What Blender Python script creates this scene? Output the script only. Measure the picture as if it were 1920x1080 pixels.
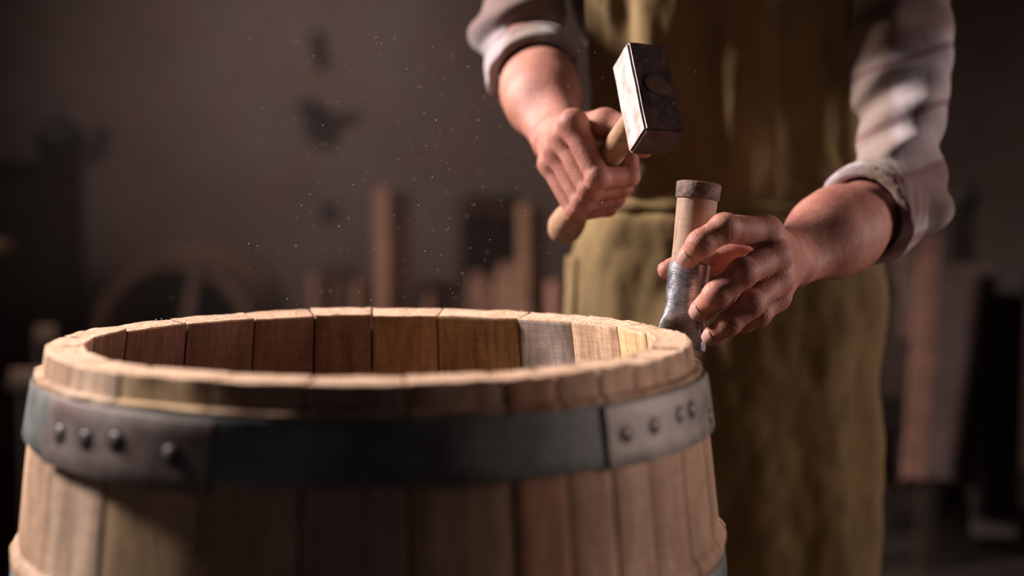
import bpy, bmesh, math, random
import numpy as np
from mathutils import Vector, Matrix, noise
R = math.radians
random.seed(7); rng = np.random.default_rng(7)
for o in list(bpy.data.objects): bpy.data.objects.remove(o, do_unlink=True)
scn = bpy.context.scene
COL = scn.collection

# ------------------------------------------------------------------ camera
F = 2667.0; PITCH = R(4.61); CAM = Vector((0, 0, 1.094))
cd = bpy.data.cameras.new('camera'); cam = bpy.data.objects.new('camera', cd); COL.objects.link(cam)
cam.location = CAM; cam.rotation_euler = (R(90) - PITCH, 0, 0)
cd.sensor_width = 36.0; cd.lens = F / 1920 * 36.0; cd.clip_start = 0.05; cd.clip_end = 60
cd.dof.use_dof = True; cd.dof.focus_distance = 1.335; cd.dof.aperture_fstop = 1.85
scn.camera = cam
# ------------------------------------------------------------------ world, exposure
wd = bpy.data.worlds.new('world'); scn.world = wd; wd.use_nodes = True
wd.node_tree.nodes['Background'].inputs[0].default_value = (0.55, 0.6, 0.75, 1)
wd.node_tree.nodes['Background'].inputs[1].default_value = 0.6
scn.view_settings.view_transform = 'Standard'; scn.view_settings.look = 'None'
scn.view_settings.gamma = 1.0; scn.view_settings.use_curve_mapping = False
scn.view_settings.exposure = 0.0
scn.cycles.use_denoising = True
scn.cycles.max_bounces = 8; scn.cycles.diffuse_bounces = 4; scn.cycles.volume_bounces = 0
scn.cycles.sample_clamp_indirect = 4.0
# ------------------------------------------------------------------ lights (windows, with added fills for the room and back wall)
def area(name, loc, target, sx, sy, power, col, spread=180):
    l = bpy.data.lights.new(name, 'AREA'); l.shape = 'RECTANGLE'; l.size = sx; l.size_y = sy
    l.energy = power; l.color = col; l.spread = R(spread)
    o = bpy.data.objects.new(name, l); COL.objects.link(o); o.location = loc
    o.rotation_euler = (Vector(target) - Vector(loc)).to_track_quat('-Z', 'Y').to_euler()
    return o
area('window_light', (-2.86, 2.38, 2.95), (-0.1, 1.4, 1.1), 0.7, 0.7, 132, (1.0, 0.86, 0.80), 100)
area('right_window_light', (2.86, 1.64, 1.40), (0.0, 1.15, 0.85), 0.55, 0.9, 5.6, (1.0, 0.76, 0.68), 60)
area('room_fill', (-1.1, -1.0, 0.9), (-0.1, 1.0, 0.75), 0.9, 0.9, 0.9, (0.92, 0.82, 0.95), 160)  # added soft fill that lifts the shadows, not a lamp of the room
area('back_wall_fill', (-1.6, 3.3, 3.2), (-0.35, 5.2, 1.0), 0.6, 0.5, 3.2, (1.0, 0.80, 0.74), 62)  # added to brighten the middle of the back wall; no window there

# ------------------------------------------------------------------ helpers
def W(px, py, d):
    return Vector((CAM.x + (px - 960) / F * d,
                   CAM.y + d * math.cos(PITCH) + (540 - py) / F * d * math.sin(PITCH),
                   CAM.z - d * math.sin(PITCH) + (540 - py) / F * d * math.cos(PITCH)))
def tag(o, label=None, cat=None, group=None, kind=None):
    if label: o['label'] = label
    if cat: o['category'] = cat
    if group: o['group'] = group
    if kind: o['kind'] = kind
    return o
def link(name, me, mat=None, parent=None, color=None):
    o = bpy.data.objects.new(name, me); COL.objects.link(o)
    if mat is not None:
        for m in (mat if isinstance(mat, (list, tuple)) else [mat]):
            me.materials.append(m)
    if parent: o.parent = parent
    if color: o.color = (*color, 1)
    return o
def empty(name, loc=(0, 0, 0), rz=0):
    o = bpy.data.objects.new(name, None); COL.objects.link(o); o.location = loc
    o.rotation_euler = (0, 0, rz); o.empty_display_size = 0.05
    return o
def mesh_np(name, V, Fc, smooth=True):
    me = bpy.data.meshes.new(name)
    me.from_pydata([tuple(v) for v in V], [], [tuple(f) for f in Fc])
    me.update()
    if smooth: me.polygons.foreach_set('use_smooth', [True] * len(me.polygons))
    return me
def grid_mesh(name, rows, close_u=False, smooth=True):
    n, m = len(rows), len(rows[0]); V = [p for r in rows for p in r]; Fs = []
    for i in range(n - 1):
        for j in range(m if close_u else m - 1):
            k = (j + 1) % m
            Fs.append((i * m + j, i * m + k, (i + 1) * m + k, (i + 1) * m + j))
    return mesh_np(name, V, Fs, smooth)
def bm_box(bm, c, s, rot=None, bev=0.0, mi=0):
    r = bmesh.ops.create_cube(bm, size=1.0)
    vs = r['verts']; M = Matrix.Translation(c) @ (rot.to_4x4() if rot else Matrix.Identity(4)) @ Matrix.Diagonal((*s, 1))
    bmesh.ops.transform(bm, matrix=M, verts=vs)
    if bev > 0:
        es = list({e for v in vs for e in v.link_edges})
        bmesh.ops.bevel(bm, geom=es, offset=bev, segments=2, affect='EDGES', profile=0.6)
def bm_obj(name, bm, mat=None, parent=None, color=None, smooth=False):
    me = bpy.data.meshes.new(name); bm.to_mesh(me); bm.free()
    if smooth: me.polygons.foreach_set('use_smooth', [True] * len(me.polygons))
    return link(name, me, mat, parent, color)
def box_obj(name, c, s, mat, parent=None, rot=None, bev=0.004, color=None):
    bm = bmesh.new(); bm_box(bm, Vector(c), s, rot, bev)
    return bm_obj(name, bm, mat, parent, color)
def beam(name, a, b, w, t, mat, parent=None, color=None, bev=0.003, roll=0.0, seg=1, warp=0.0):
    """a timber from a to b, w wide, t thick"""
    a = Vector(a); b = Vector(b); ax = b - a; L = ax.length
    q = ax.to_track_quat('Z', 'Y').to_matrix() @ Matrix.Rotation(roll, 3, 'Z')
    return box_obj(name, (a + b) / 2, (w, t, L), mat, parent, q, bev, color)
def lathe(name, prof, axis_o, axis_d, mat, parent=None, n=40, xdir=None, color=None, smooth=True, caps=True, jitter=0.0):
    """prof: list of (distance along axis, radius)"""
    d = Vector(axis_d).normalized()
    x = (Vector(xdir) if xdir else Vector((1, 0, 0))); x = (x - d * x.dot(d)).normalized(); y = d.cross(x)
    V = []; Fs = []
    for (s, r) in prof:
        for k in range(n):
            a = 2 * math.pi * k / n
            rr = r * (1 + jitter * noise.noise(Vector((math.cos(a) * 3, math.sin(a) * 3, s * 60))))
            V.append(Vector(axis_o) + d * s + (x * math.cos(a) + y * math.sin(a)) * rr)
    for i in range(len(prof) - 1):
        for k in range(n):
            Fs.append((i * n + k, i * n + (k + 1) % n, (i + 1) * n + (k + 1) % n, (i + 1) * n + k))
    if caps:
        Fs.append(tuple(range(n))[::-1]); Fs.append(tuple((len(prof) - 1) * n + k for k in range(n)))
    me = mesh_np(name, V, Fs, smooth)
    me.set_sharp_from_angle(angle=R(42))
    return link(name, me, mat, parent, color)

# ------------------------------------------------------------------ materials
class NT:
    def __init__(s, name):
        s.m = bpy.data.materials.new(name); s.m.use_nodes = True; s.t = s.m.node_tree
        s.b = s.t.nodes['Principled BSDF']; s.out = s.t.nodes['Material Output']
    def n(s, ty, **kw):
        x = s.t.nodes.new(ty)
        for k, v in kw.items():
            if k.startswith('i_'):
                key = k[2:]; key = int(key) if key.isdigit() else key
                x.inputs[key].default_value = v
            else: setattr(x, k, v)
        return x
    def l(s, a, b): s.t.links.new(a, b)
    def coord(s, scale=(1, 1, 1), rot=(0, 0, 0), loc=(0, 0, 0), out='Object'):
        c = s.n('ShaderNodeTexCoord'); m = s.n('ShaderNodeMapping')
        m.inputs['Scale'].default_value = scale; m.inputs['Rotation'].default_value = rot; m.inputs['Location'].default_value = loc
        s.l(c.outputs[out], m.inputs[0]); return m.outputs[0]
    def noise(s, vec, scale, detail=4, rough=0.55, dist=0.0):
        x = s.n('ShaderNodeTexNoise'); s.l(vec, x.inputs['Vector'])
        x.inputs['Scale'].default_value = scale; x.inputs['Detail'].default_value = detail
        x.inputs['Roughness'].default_value = rough; x.inputs['Distortion'].default_value = dist
        return x.outputs['Fac']
    def ramp(s, fac, stops, interp='LINEAR'):
        x = s.n('ShaderNodeValToRGB'); s.l(fac, x.inputs[0]); x.color_ramp.interpolation = interp
        e = x.color_ramp.elements
        while len(e) < len(stops): e.new(0.5)
        for i, (p, c) in enumerate(stops):
            e[i].position = p; e[i].color = (*c, 1) if len(c) == 3 else c
        return x.outputs[0]
    def mix(s, a, b, fac, blend='MIX'):
        x = s.n('ShaderNodeMix', data_type='RGBA', blend_type=blend)
        for sock, v in ((x.inputs[0], fac), (x.inputs[6], a), (x.inputs[7], b)):
            if isinstance(v, bpy.types.NodeSocket): s.l(v, sock)
            elif isinstance(v, (int, float)): sock.default_value = v
            else: sock.default_value = (*v, 1)
        return x.outputs[2]
    def math(s, op, a, b=0.0, c=0.0):
        x = s.n('ShaderNodeMath', operation=op)
        for i, v in enumerate((a, b, c)):
            if isinstance(v, bpy.types.NodeSocket): s.l(v, x.inputs[i])
            else: x.inputs[i].default_value = v
        return x.outputs[0]
    def bump(s, h, strength=0.3, dist=0.001, prev=None):
        x = s.n('ShaderNodeBump'); x.inputs['Strength'].default_value = strength; x.inputs['Distance'].default_value = dist
        s.l(h, x.inputs['Height'])
        if prev is not None: s.l(prev, x.inputs['Normal'])
        s.l(x.outputs[0], s.b.inputs['Normal']); return x.outputs[0]
    def col(s, c):
        if isinstance(c, bpy.types.NodeSocket): s.l(c, s.b.inputs['Base Color'])
        else: s.b.inputs['Base Color'].default_value = (*c, 1)
    def rough(s, v, met=0.0, spec=0.5):
        if isinstance(v, bpy.types.NodeSocket): s.l(v, s.b.inputs['Roughness'])
        else: s.b.inputs['Roughness'].default_value = v
        s.b.inputs['Metallic'].default_value = met; s.b.inputs['Specular IOR Level'].default_value = spec

def wood_mat(name, objcol=True, base=(0.5, 0.33, 0.2), axis='z', gs=1.0, contrast=0.5, rough=0.7, saw=0.25):
    t = NT(name); st = {'z': (1, 1, 0.045), 'x': (0.045, 1, 1), 'y': (1, 0.045, 1)}[axis]
    v = t.coord(st); v2 = t.coord((1, 1, 1))
    g = t.noise(v, 190 * gs, 6, 0.65, 0.3)
    g2 = t.noise(v, 28 * gs, 3, 0.5, 1.2)
    sw = t.noise(t.coord(tuple(1.0 if abs(q - 0.045) < 1e-6 else 0.10 for q in st)), 420 * gs, 2, 0.5)
    blot = t.noise(v2, 9 * gs, 3, 0.5)
    if objcol:
        oi = t.n('ShaderNodeObjectInfo'); c = oi.outputs['Color']
    else: c = base
    f1 = t.ramp(g, [(0.30, (1 - contrast,) * 3), (0.55, (1.0,) * 3), (0.8, (1.15,) * 3)])
    f2 = t.ramp(g2, [(0.3, (0.72, 0.66, 0.60)), (0.62, (1.06, 1.04, 1.0))])
    f3 = t.ramp(sw, [(0.35, (1 - saw,) * 3), (0.6, (1.05,) * 3)])
    f4 = t.ramp(blot, [(0.3, (0.75, 0.70, 0.68)), (0.6, (1.08, 1.05, 1.02))])
    x = t.mix(c, f1, 1.0, 'MULTIPLY'); x = t.mix(x, f2, 1.0, 'MULTIPLY'); x = t.mix(x, f3, 1.0, 'MULTIPLY'); x = t.mix(x, f4, 1.0, 'MULTIPLY')
    t.col(x); t.rough(rough, 0, 0.25)
    b = t.bump(g, 0.35, 0.0008); t.bump(sw, 0.25, 0.0005, b)
    return t.m
M_STAVE = wood_mat('oak_stave', contrast=0.42, saw=0.13)
M_TIMBER = wood_mat('old_timber', gs=0.35, contrast=0.4)
M_HANDLE = wood_mat('ash_handle', objcol=True, gs=1.0, contrast=0.30, rough=0.55, saw=0.08)
t = NT('end_grain'); v = t.coord()
p1 = t.noise(v, 620, 3, 0.6); p2 = t.noise(v, 60, 4, 0.6); p3 = t.noise(v, 1500, 2, 0.5)
oi = t.n('ShaderNodeObjectInfo')
c = t.mix((0.76, 0.55, 0.41), oi.outputs['Color'], 0.12)
c = t.mix(c, t.ramp(p1, [(0.38, (0.38, 0.27, 0.20)), (0.49, (1.05, 1.05, 1.05))]), 0.85, 'MULTIPLY')
c = t.mix(c, t.ramp(p2, [(0.3, (0.78, 0.72, 0.66)), (0.6, (1.05, 1.04, 1.03))]), 1.0, 'MULTIPLY')
c = t.mix(c, t.ramp(p3, [(0.3, (0.8, 0.78, 0.75)), (0.6, (1.1, 1.1, 1.1))]), 1.0, 'MULTIPLY')
t.col(c); t.rough(0.85, 0, 0.15); b = t.bump(p1, 0.8, 0.0012); t.bump(p2, 0.5, 0.002, b); M_END = t.m

def metal_mat(name, dark, light, rough=0.5, met=0.85, sc=30, objcol=False, bump=0.4, stretch=(1, 1, 1)):
    t = NT(name); v = t.coord(); vs = t.coord(stretch)
    a = t.noise(v, sc, 5, 0.6); b = t.noise(vs, sc * 14, 3, 0.6)
    c = t.mix(dark, light, t.ramp(a, [(0.35, (0, 0, 0)), (0.68, (1, 1, 1))]))
    c = t.mix(c, t.ramp(b, [(0.3, (0.65,) * 3), (0.65, (1.1,) * 3)]), 0.8, 'MULTIPLY')
    t.col(c); t.rough(t.math('MULTIPLY_ADD', a, 0.35, rough - 0.17), met)
    n1 = t.bump(a, bump, 0.0015); t.bump(b, bump * 0.6, 0.0006, n1); return t.m
M_HOOP = metal_mat('galvanised_hoop', (0.060, 0.064, 0.062), (0.15, 0.17, 0.165), 0.6, 0.35, 24)
M_LAP = metal_mat('rusty_hoop_lap', (0.13, 0.085, 0.075), (0.19, 0.165, 0.16), 0.6, 0.5, 30)
M_RIVET = metal_mat('rivet_steel', (0.06, 0.05, 0.05), (0.16, 0.14, 0.13), 0.5, 0.6, 90)
M_HEAD = metal_mat('hammer_steel', (0.52, 0.42, 0.40), (0.76, 0.69, 0.67), 0.45, 0.35, 55, bump=0.3)
M_HEADSHADE = metal_mat('hammer_steel_shaded', (0.07, 0.045, 0.045), (0.16, 0.10, 0.10), 0.55, 0.6, 70, bump=0.5)  # same steel darkened: shade put into the colour of the unlit faces
M_SOCK = metal_mat('driver_steel', (0.24, 0.24, 0.27), (0.60, 0.59, 0.65), 0.36, 0.9, 60, bump=0.5, stretch=(0.12, 0.12, 1))
M_FERR = metal_mat('driver_ring_iron', (0.075, 0.045, 0.04), (0.27, 0.18, 0.155), 0.66, 0.4, 160, bump=0.9)
M_BLACK = metal_mat('black_iron', (0.03, 0.028, 0.028), (0.06, 0.05, 0.05), 0.6, 0.4, 20)

t = NT('skin'); v = t.coord()
a = t.noise(v, 40, 4, 0.6); b = t.noise(v, 420, 3, 0.6); w1 = t.noise(t.coord((1, 1, 1)), 1500, 2, 0.5)
c = t.ramp(a, [(0.3, (0.30, 0.115, 0.09)), (0.5, (0.40, 0.175, 0.135)), (0.7, (0.47, 0.235, 0.18))])
c = t.mix(c, t.ramp(b, [(0.35, (0.80, 0.72, 0.68)), (0.6, (1.05, 1.04, 1.03))]), 0.8, 'MULTIPLY')
t.col(c); t.rough(0.58, 0, 0.32); t.b.inputs['Subsurface Weight'].default_value = 0.12
t.b.inputs['Subsurface Radius'].default_value = (0.008, 0.003, 0.0015); t.b.inputs['Subsurface Scale'].default_value = 0.6
n1 = t.bump(b, 0.45, 0.0010); n2 = t.bump(a, 0.35, 0.002, n1); t.bump(w1, 0.25, 0.0004, n2); M_SKIN = t.m
t = NT('fingernail'); t.col((0.52, 0.31, 0.27)); t.rough(0.28, 0, 0.5); M_NAIL = t.m

def cloth(name, c1, c2, sc=14, weave=900, plaid=False):
    t = NT(name); v = t.coord()
    a = t.noise(v, sc, 4, 0.6); b = t.noise(v, weave, 2, 0.6); d = t.noise(v, sc * 6, 3, 0.6)
    c = t.mix(c1, c2, t.ramp(a, [(0.35, (0, 0, 0)), (0.65, (1, 1, 1))]))
    if plaid:
        for (rot, scl, colr, lo, hi, f) in (((0.2, 0.3, 0), 1.5, (0.16, 0.095, 0.08), 0.70, 0.90, 0.8), ((0, 1.4, 0.5), 2.3, (0.20, 0.14, 0.09), 0.72, 0.90, 0.7), ((0.1, 0.35, 0), 4.8, (0.17, 0.08, 0.09), 0.92, 0.985, 0.6)):
            wv = t.n('ShaderNodeTexWave', wave_type='BANDS', bands_direction='Z', wave_profile='SIN')
            t.l(t.coord((1, 1, 1), rot), wv.inputs['Vector']); wv.inputs['Scale'].default_value = scl
            wv.inputs['Distortion'].default_value = 1.6; wv.inputs['Detail'].default_value = 1
            k = t.ramp(wv.outputs['Fac'], [(lo, (0, 0, 0)), (hi, (f, f, f))])
            c = t.mix(c, colr, k)
    c = t.mix(c, t.ramp(b, [(0.3, (0.78,) * 3), (0.65, (1.06,) * 3)]), 0.7, 'MULTIPLY')
    t.col(c); t.rough(0.9, 0, 0.12); t.b.inputs['Sheen Weight'].default_value = 0.15
    n1 = t.bump(b, 0.35, 0.0006); t.bump(d, 0.35, 0.003, n1); return t.m
M_SHIRT = cloth('plaid_shirt_cloth', (0.36, 0.31, 0.34), (0.48, 0.42, 0.445), 10, 1100, True)
M_APRON = cloth('olive_canvas', (0.165, 0.112, 0.048), (0.25, 0.173, 0.076), 9, 700)
M_TROUS = cloth('brown_trousers', (0.06, 0.045, 0.04), (0.09, 0.07, 0.06), 8)
M_HAIR = cloth('dark_hair', (0.03, 0.02, 0.015), (0.06, 0.04, 0.03), 60)
M_LEATH = cloth('boot_leather', (0.05, 0.03, 0.02), (0.09, 0.05, 0.035), 20)

# plaster of the back wall with old damp stains of their own shape
t = NT('stained_plaster'); v = t.coord()
a = t.noise(v, 0.9, 5, 0.6); b = t.noise(v, 4.0, 5, 0.62); cfn = t.noise(v, 30, 4, 0.6)
c = t.mix((0.22, 0.16, 0.135), (0.34, 0.27, 0.25), t.ramp(a, [(0.36, (0, 0, 0)), (0.64, (1, 1, 1))]))
c = t.mix(c, (0.34, 0.20, 0.16), t.ramp(b, [(0.45, (0, 0, 0)), (0.75, (0.8, 0.8, 0.8))]))
c = t.mix(c, t.ramp(cfn, [(0.3, (0.85,) * 3), (0.6, (1.04,) * 3)]), 1.0, 'MULTIPLY')
geo = t.n('ShaderNodeTexCoord'); nd = t.n('ShaderNodeTexNoise'); t.l(geo.outputs['Object'], nd.inputs['Vector'])
nd.inputs['Scale'].default_value = 5.0; nd.inputs['Detail'].default_value = 3
sub = t.n('ShaderNodeVectorMath', operation='SUBTRACT'); t.l(nd.outputs['Color'], sub.inputs[0]); sub.inputs[1].default_value = (0.5, 0.5, 0.5)
scl = t.n('ShaderNodeVectorMath', operation='SCALE'); t.l(sub.outputs[0], scl.inputs[0]); scl.inputs['Scale'].default_value = 0.16
add = t.n('ShaderNodeVectorMath', operation='ADD'); t.l(geo.outputs['Object'], add.inputs[0]); t.l(scl.outputs[0], add.inputs[1])
for (px, py, rx, rz) in ((612, 238, 0.075, 0.085), (652, 226, 0.085, 0.032), (600, 95, 0.04, 0.10), (590, 210, 0.05, 0.04), (203, 258, 0.028, 0.05), (190, 290, 0.035, 0.035), (630, 395, 0.05, 0.04), (118, 262, 0.07, 0.06)):
    w = W(px, py, 5.25)
    s2 = t.n('ShaderNodeVectorMath', operation='SUBTRACT'); t.l(add.outputs[0], s2.inputs[0]); s2.inputs[1].default_value = (w.x, 5.2, w.z)
    m2 = t.n('ShaderNodeVectorMath', operation='MULTIPLY'); t.l(s2.outputs[0], m2.inputs[0]); m2.inputs[1].default_value = (1 / rx, 0, 1 / rz)
    ln = t.n('ShaderNodeVectorMath', operation='LENGTH'); t.l(m2.outputs[0], ln.inputs[0])
    k = t.ramp(ln.outputs['Value'], [(0.75, (0.88, 0.88, 0.88)), (1.0, (0, 0, 0))])
    c = t.mix(c, (0.035, 0.028, 0.027), k)
t.col(c); t.rough(0.95, 0, 0.1); t.bump(b, 0.5, 0.02); M_PLASTER = t.m
t = NT('dark_plaster'); v = t.coord(); a = t.noise(v, 2, 4)
t.col(t.mix((0.05, 0.04, 0.036), (0.085, 0.068, 0.06), a)); t.rough(0.95, 0, 0.1); M_WALL2 = t.m
t = NT('earth_floor'); v = t.coord(); a = t.noise(v, 3, 6, 0.6); b = t.noise(v, 60, 4)
t.col(t.mix((0.04, 0.03, 0.025), (0.075, 0.055, 0.045), a)); t.rough(0.9, 0, 0.2); t.bump(b, 0.4, 0.01); M_FLOOR = t.m
t = NT('window_glass'); t.col((0.8, 0.85, 0.9)); t.rough(0.05); t.b.inputs['Transmission Weight'].default_value = 1.0; t.b.inputs['IOR'].default_value = 1.45; M_GLASS = t.m
t = NT('sawdust'); t.col((0.95, 0.78, 0.6)); t.rough(0.8); M_DUST = t.m

# ------------------------------------------------------------------ the room
RX, RY0, RY1, RH = 3.0, -3.0, 5.2, 3.6
tag(box_obj('floor', (0, 1.1, -0.05), (6.4, 8.6, 0.1), M_FLOOR, bev=0), 'dark earth workshop floor', kind='structure')
tag(box_obj('ceiling', (0, 1.1, RH + 0.05), (6.4, 8.6, 0.1), M_WALL2, bev=0), 'dark ceiling', kind='structure')
tag(box_obj('wall_back', (0, RY1 + 0.1, 1.8), (6.4, 0.2, 3.6), M_PLASTER, bev=0), 'stained brown plaster wall behind the craftsman', kind='structure')
tag(box_obj('wall_front', (0, RY0 - 0.1, 1.8), (6.4, 0.2, 3.6), M_WALL2, bev=0), kind='structure')
def wall_with_hole(name, x, y0, y1, z0, z1):
    bm = bmesh.new()
    for (c, s) in (((x, (RY0 + y0) / 2, 1.8), (0.2, y0 - RY0, 3.6)), ((x, (y1 + RY1) / 2, 1.8), (0.2, RY1 - y1, 3.6)),
                   ((x, (y0 + y1) / 2, z0 / 2), (0.2, y1 - y0, z0)), ((x, (y0 + y1) / 2, (z1 + 3.6) / 2), (0.2, y1 - y0, 3.6 - z1))):
        bm_box(bm, Vector(c), s)
    return tag(bm_obj(name, bm, M_WALL2), kind='structure')
def window(name, x, y0, y1, z0, z1):
    root = tag(empty(name, (x, (y0 + y1) / 2, z0)), kind='structure')
    def fr(nm, c, s, m): 
        o = box_obj(nm, Vector(c) - Vector(root.location), s, m, root, bev=0.003, color=(0.25, 0.17, 0.11)); return o
    w = 0.06
    fr('window_frame', (x, y0 + w / 2, (z0 + z1) / 2), (0.08, w, z1 - z0), M_TIMBER); fr('window_frame', (x, y1 - w / 2, (z0 + z1) / 2), (0.08, w, z1 - z0), M_TIMBER)
    fr('window_frame', (x, (y0 + y1) / 2, z0 + w / 2), (0.08, y1 - y0 - 2 * w, w), M_TIMBER); fr('window_frame', (x, (y0 + y1) / 2, z1 - w / 2), (0.08, y1 - y0 - 2 * w, w), M_TIMBER)
    fr('window_pane', (x, (y0 + y1) / 2, (z0 + z1) / 2), (0.006, y1 - y0 - 2 * w, z1 - z0 - 2 * w), M_GLASS)
wall_with_hole('wall_left', -3.1, 1.86, 2.9, 2.4, 3.5); window('window_1', -3.1, 1.86, 2.9, 2.4, 3.5)
wall_with_hole('wall_right', 3.1, 1.1, 2.2, 0.9, 2.1); window('window_2', 3.1, 1.1, 2.2, 0.9, 2.1)

# ------------------------------------------------------------------ the barrel
BC = Vector((-0.1185, 1.2175, 0.0)); RIM = 0.9535
def r_out(z):
    h = (RIM - z)
    zz = (z - RIM / 2) / (RIM / 2)
    return 0.2765 + 0.036 * (1 - abs(zz) ** 2.0)
TH = 0.036
barrel = tag(empty('barrel', (BC.x, BC.y, 0)), 'open wooden barrel with riveted iron hoops in the foreground', 'barrel')
# joints measured from the back of the rim, clockwise to the right (degrees)
J = [-6.1, 9.8, 30.7, 46.6, 63.7, 79.3, 93, 107, 119.4, 129.8, 138.1, 146.5, 155.2, 169.8, 184.5, 198.7, 216, 230, 243, 257, 271, 286.8, 306.7, 325, 340, 353.9]
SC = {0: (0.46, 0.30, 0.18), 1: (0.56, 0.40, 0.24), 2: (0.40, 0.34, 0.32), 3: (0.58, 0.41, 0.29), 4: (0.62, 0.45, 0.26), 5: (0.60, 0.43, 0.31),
      24: (0.26, 0.15, 0.115), 23: (0.20, 0.11, 0.09), 22: (0.17, 0.09, 0.075), 21: (0.17, 0.085, 0.07), 20: (0.22, 0.13, 0.10), 14: (0.36, 0.25, 0.18), 15: (0.50, 0.37, 0.23), 16: (0.52, 0.40, 0.31),  # inner left staves darkened: the shadow there is put into the wood colour
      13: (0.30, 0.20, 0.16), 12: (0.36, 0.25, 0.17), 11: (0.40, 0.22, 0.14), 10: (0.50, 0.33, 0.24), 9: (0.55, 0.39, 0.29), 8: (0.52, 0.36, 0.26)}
LEDGE_Z = 0.0235
def stave(i, a0, a1):
    ac = R((a0 + a1) / 2); half = R((a1 - a0) / 2); gap = 0.0011
    hj = (rng.random() - 0.5) * 0.0018; rj = (rng.random() - 0.5) * 0.0012
    if i == 25: hj = 0.0016
    if i == 0: hj = -0.0006
    nx = 9
    depths = [0, 0.0008, 0.003, 0.007, 0.011, 0.014, 0.0185, 0.0200, 0.0214, 0.0235, 0.0275, 0.045, 0.07, 0.10, 0.14, 0.155, 0.159, 0.163, 0.167, 0.171, 0.176, 0.20, 0.26, 0.34, 0.42, 0.475, 0.54, 0.62, 0.70, 0.78, 0.86, 0.92, 0.95]
    rows = []
    far = max(0.0, math.cos(ac))                 # staves at the back were already dressed with an inward bevel
    def pt(u, r, z):
        a = ac + half * u * (1 - gap / (half * r))
        flat = r * math.cos(half) / math.cos(a - ac)
        rr = 0.85 * flat + 0.15 * r
        rr = rr + 0.0
        return (rr * math.sin(a), rr * math.cos(a), z)
    us = [-1 + 2 * k / (nx - 1) for k in range(nx)]
    def nz(a, b, c, s): return noise.noise(Vector((a * s + i * 3.7, b * s, c * s)))
    out_rows = []
    for d in depths:
        z = RIM - d; row = []
        for u in us:
            rr = r_out(z) + rj
            if d < 0.0193: rr -= 0.0050 + 0.0006 * nz(u, d * 40, 0, 1.5)
            elif d < 0.0228: rr += 0.0010 + 0.0016 * nz(u, d * 60, 2, 2.3)
            if d == 0: rr -= 0.0012 + 0.0008 * nz(u, 9, 3, 3)
            if 0.156 < d < 0.174: rr += 0.0055 * math.sin(math.pi * (d - 0.156) / 0.018) ** 0.7 * (1 + 0.35 * nz(u, 4, 3, 1.2))
            zz = z + (hj + 0.0016 * nz(u, 5, 8, 2.2) if d < 0.004 else 0)
            if 0.019 < d < 0.0236: zz += 0.0013 * nz(u, 5, 3, 1.4)
            edge = 0.0016 if abs(u) == 1 else 0
            row.append(pt(u, rr - edge, zz))
        out_rows.append(row)
    top_rows = []
    for k in range(1, 7):
        q = k / 7; row = []
        for u in us:
            rr = (r_out(RIM) - 0.0062 + rj) * 1 - q * (TH - 0.007)
            zz = RIM + hj + 0.0009 * nz(u, q * 3, 8, 3.2) - q * (0.0055 * far + 0.0004) - (0.0006 if abs(u) == 1 else 0)
            row.append(pt(u, rr, zz))
        top_rows.append(row)
    inn = []
    for d in [0.0, 0.001, 0.004, 0.02, 0.045, 0.06, 0.09, 0.15, 0.25, 0.40, 0.55, 0.7, 0.85, 0.95]:
        z = RIM - d; row = []
        for u in us:
            rr = r_out(z) - TH + rj - (0.0035 if i == 0 else 0) + (0.0012 if abs(u) == 1 else 0) + 0.0005 * nz(u, d * 20, 5, 2) - (0.0 if d else -0.0006)
            zz = z - (0.0055 * far + (0.0 if d else -0.0006) - hj) * (1 if d < 0.01 else 0)
            if d == 0: zz += 0.0008 * nz(u, 3, 8, 3.2)
            row.append(pt(u, rr, zz))
        inn.append(row)
    loop = out_rows[::-1] + top_rows + inn        # bottom outside -> top -> inside bottom
    m = nx; V = [p for r in loop for p in r]; Fs = []; mats = []
    n = len(loop); no = len(out_rows)
    for r in range(n):
        r2 = (r + 1) % n
        for j in range(m - 1):
            Fs.append((r * m + j, r2 * m + j, r2 * m + j + 1, r * m + j + 1))
            mats.append(1 if (no - 2 <= r <= no + len(top_rows)) or r == n - 1 else 0)
    # sides: pair outer rows with inner rows by strips
    left = [r * m for r in range(n)]; right = [r * m + m - 1 for r in range(n)]
    Fs.append(tuple(left)); mats.append(0); Fs.append(tuple(right[::-1])); mats.append(0)
    me = mesh_np('stave', V, Fs, True); me.set_sharp_from_angle(angle=R(35))
    b = rng.random()
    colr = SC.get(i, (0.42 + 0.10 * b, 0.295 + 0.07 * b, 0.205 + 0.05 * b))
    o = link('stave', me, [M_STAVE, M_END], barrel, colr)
    me.polygons.foreach_set('material_index', mats)
    bm = bmesh.new(); bm.from_mesh(me); bmesh.ops.triangulate(bm, faces=[f for f in bm.faces if len(f.verts) > 4])
    bmesh.ops.recalc_face_normals(bm, faces=bm.faces); bm.to_mesh(me); bm.free()
    if i == 2: o['label'] = 'grey weathered stave'
    return o
for i in range(len(J) - 1): stave(i, J[i], J[i + 1])

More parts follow.
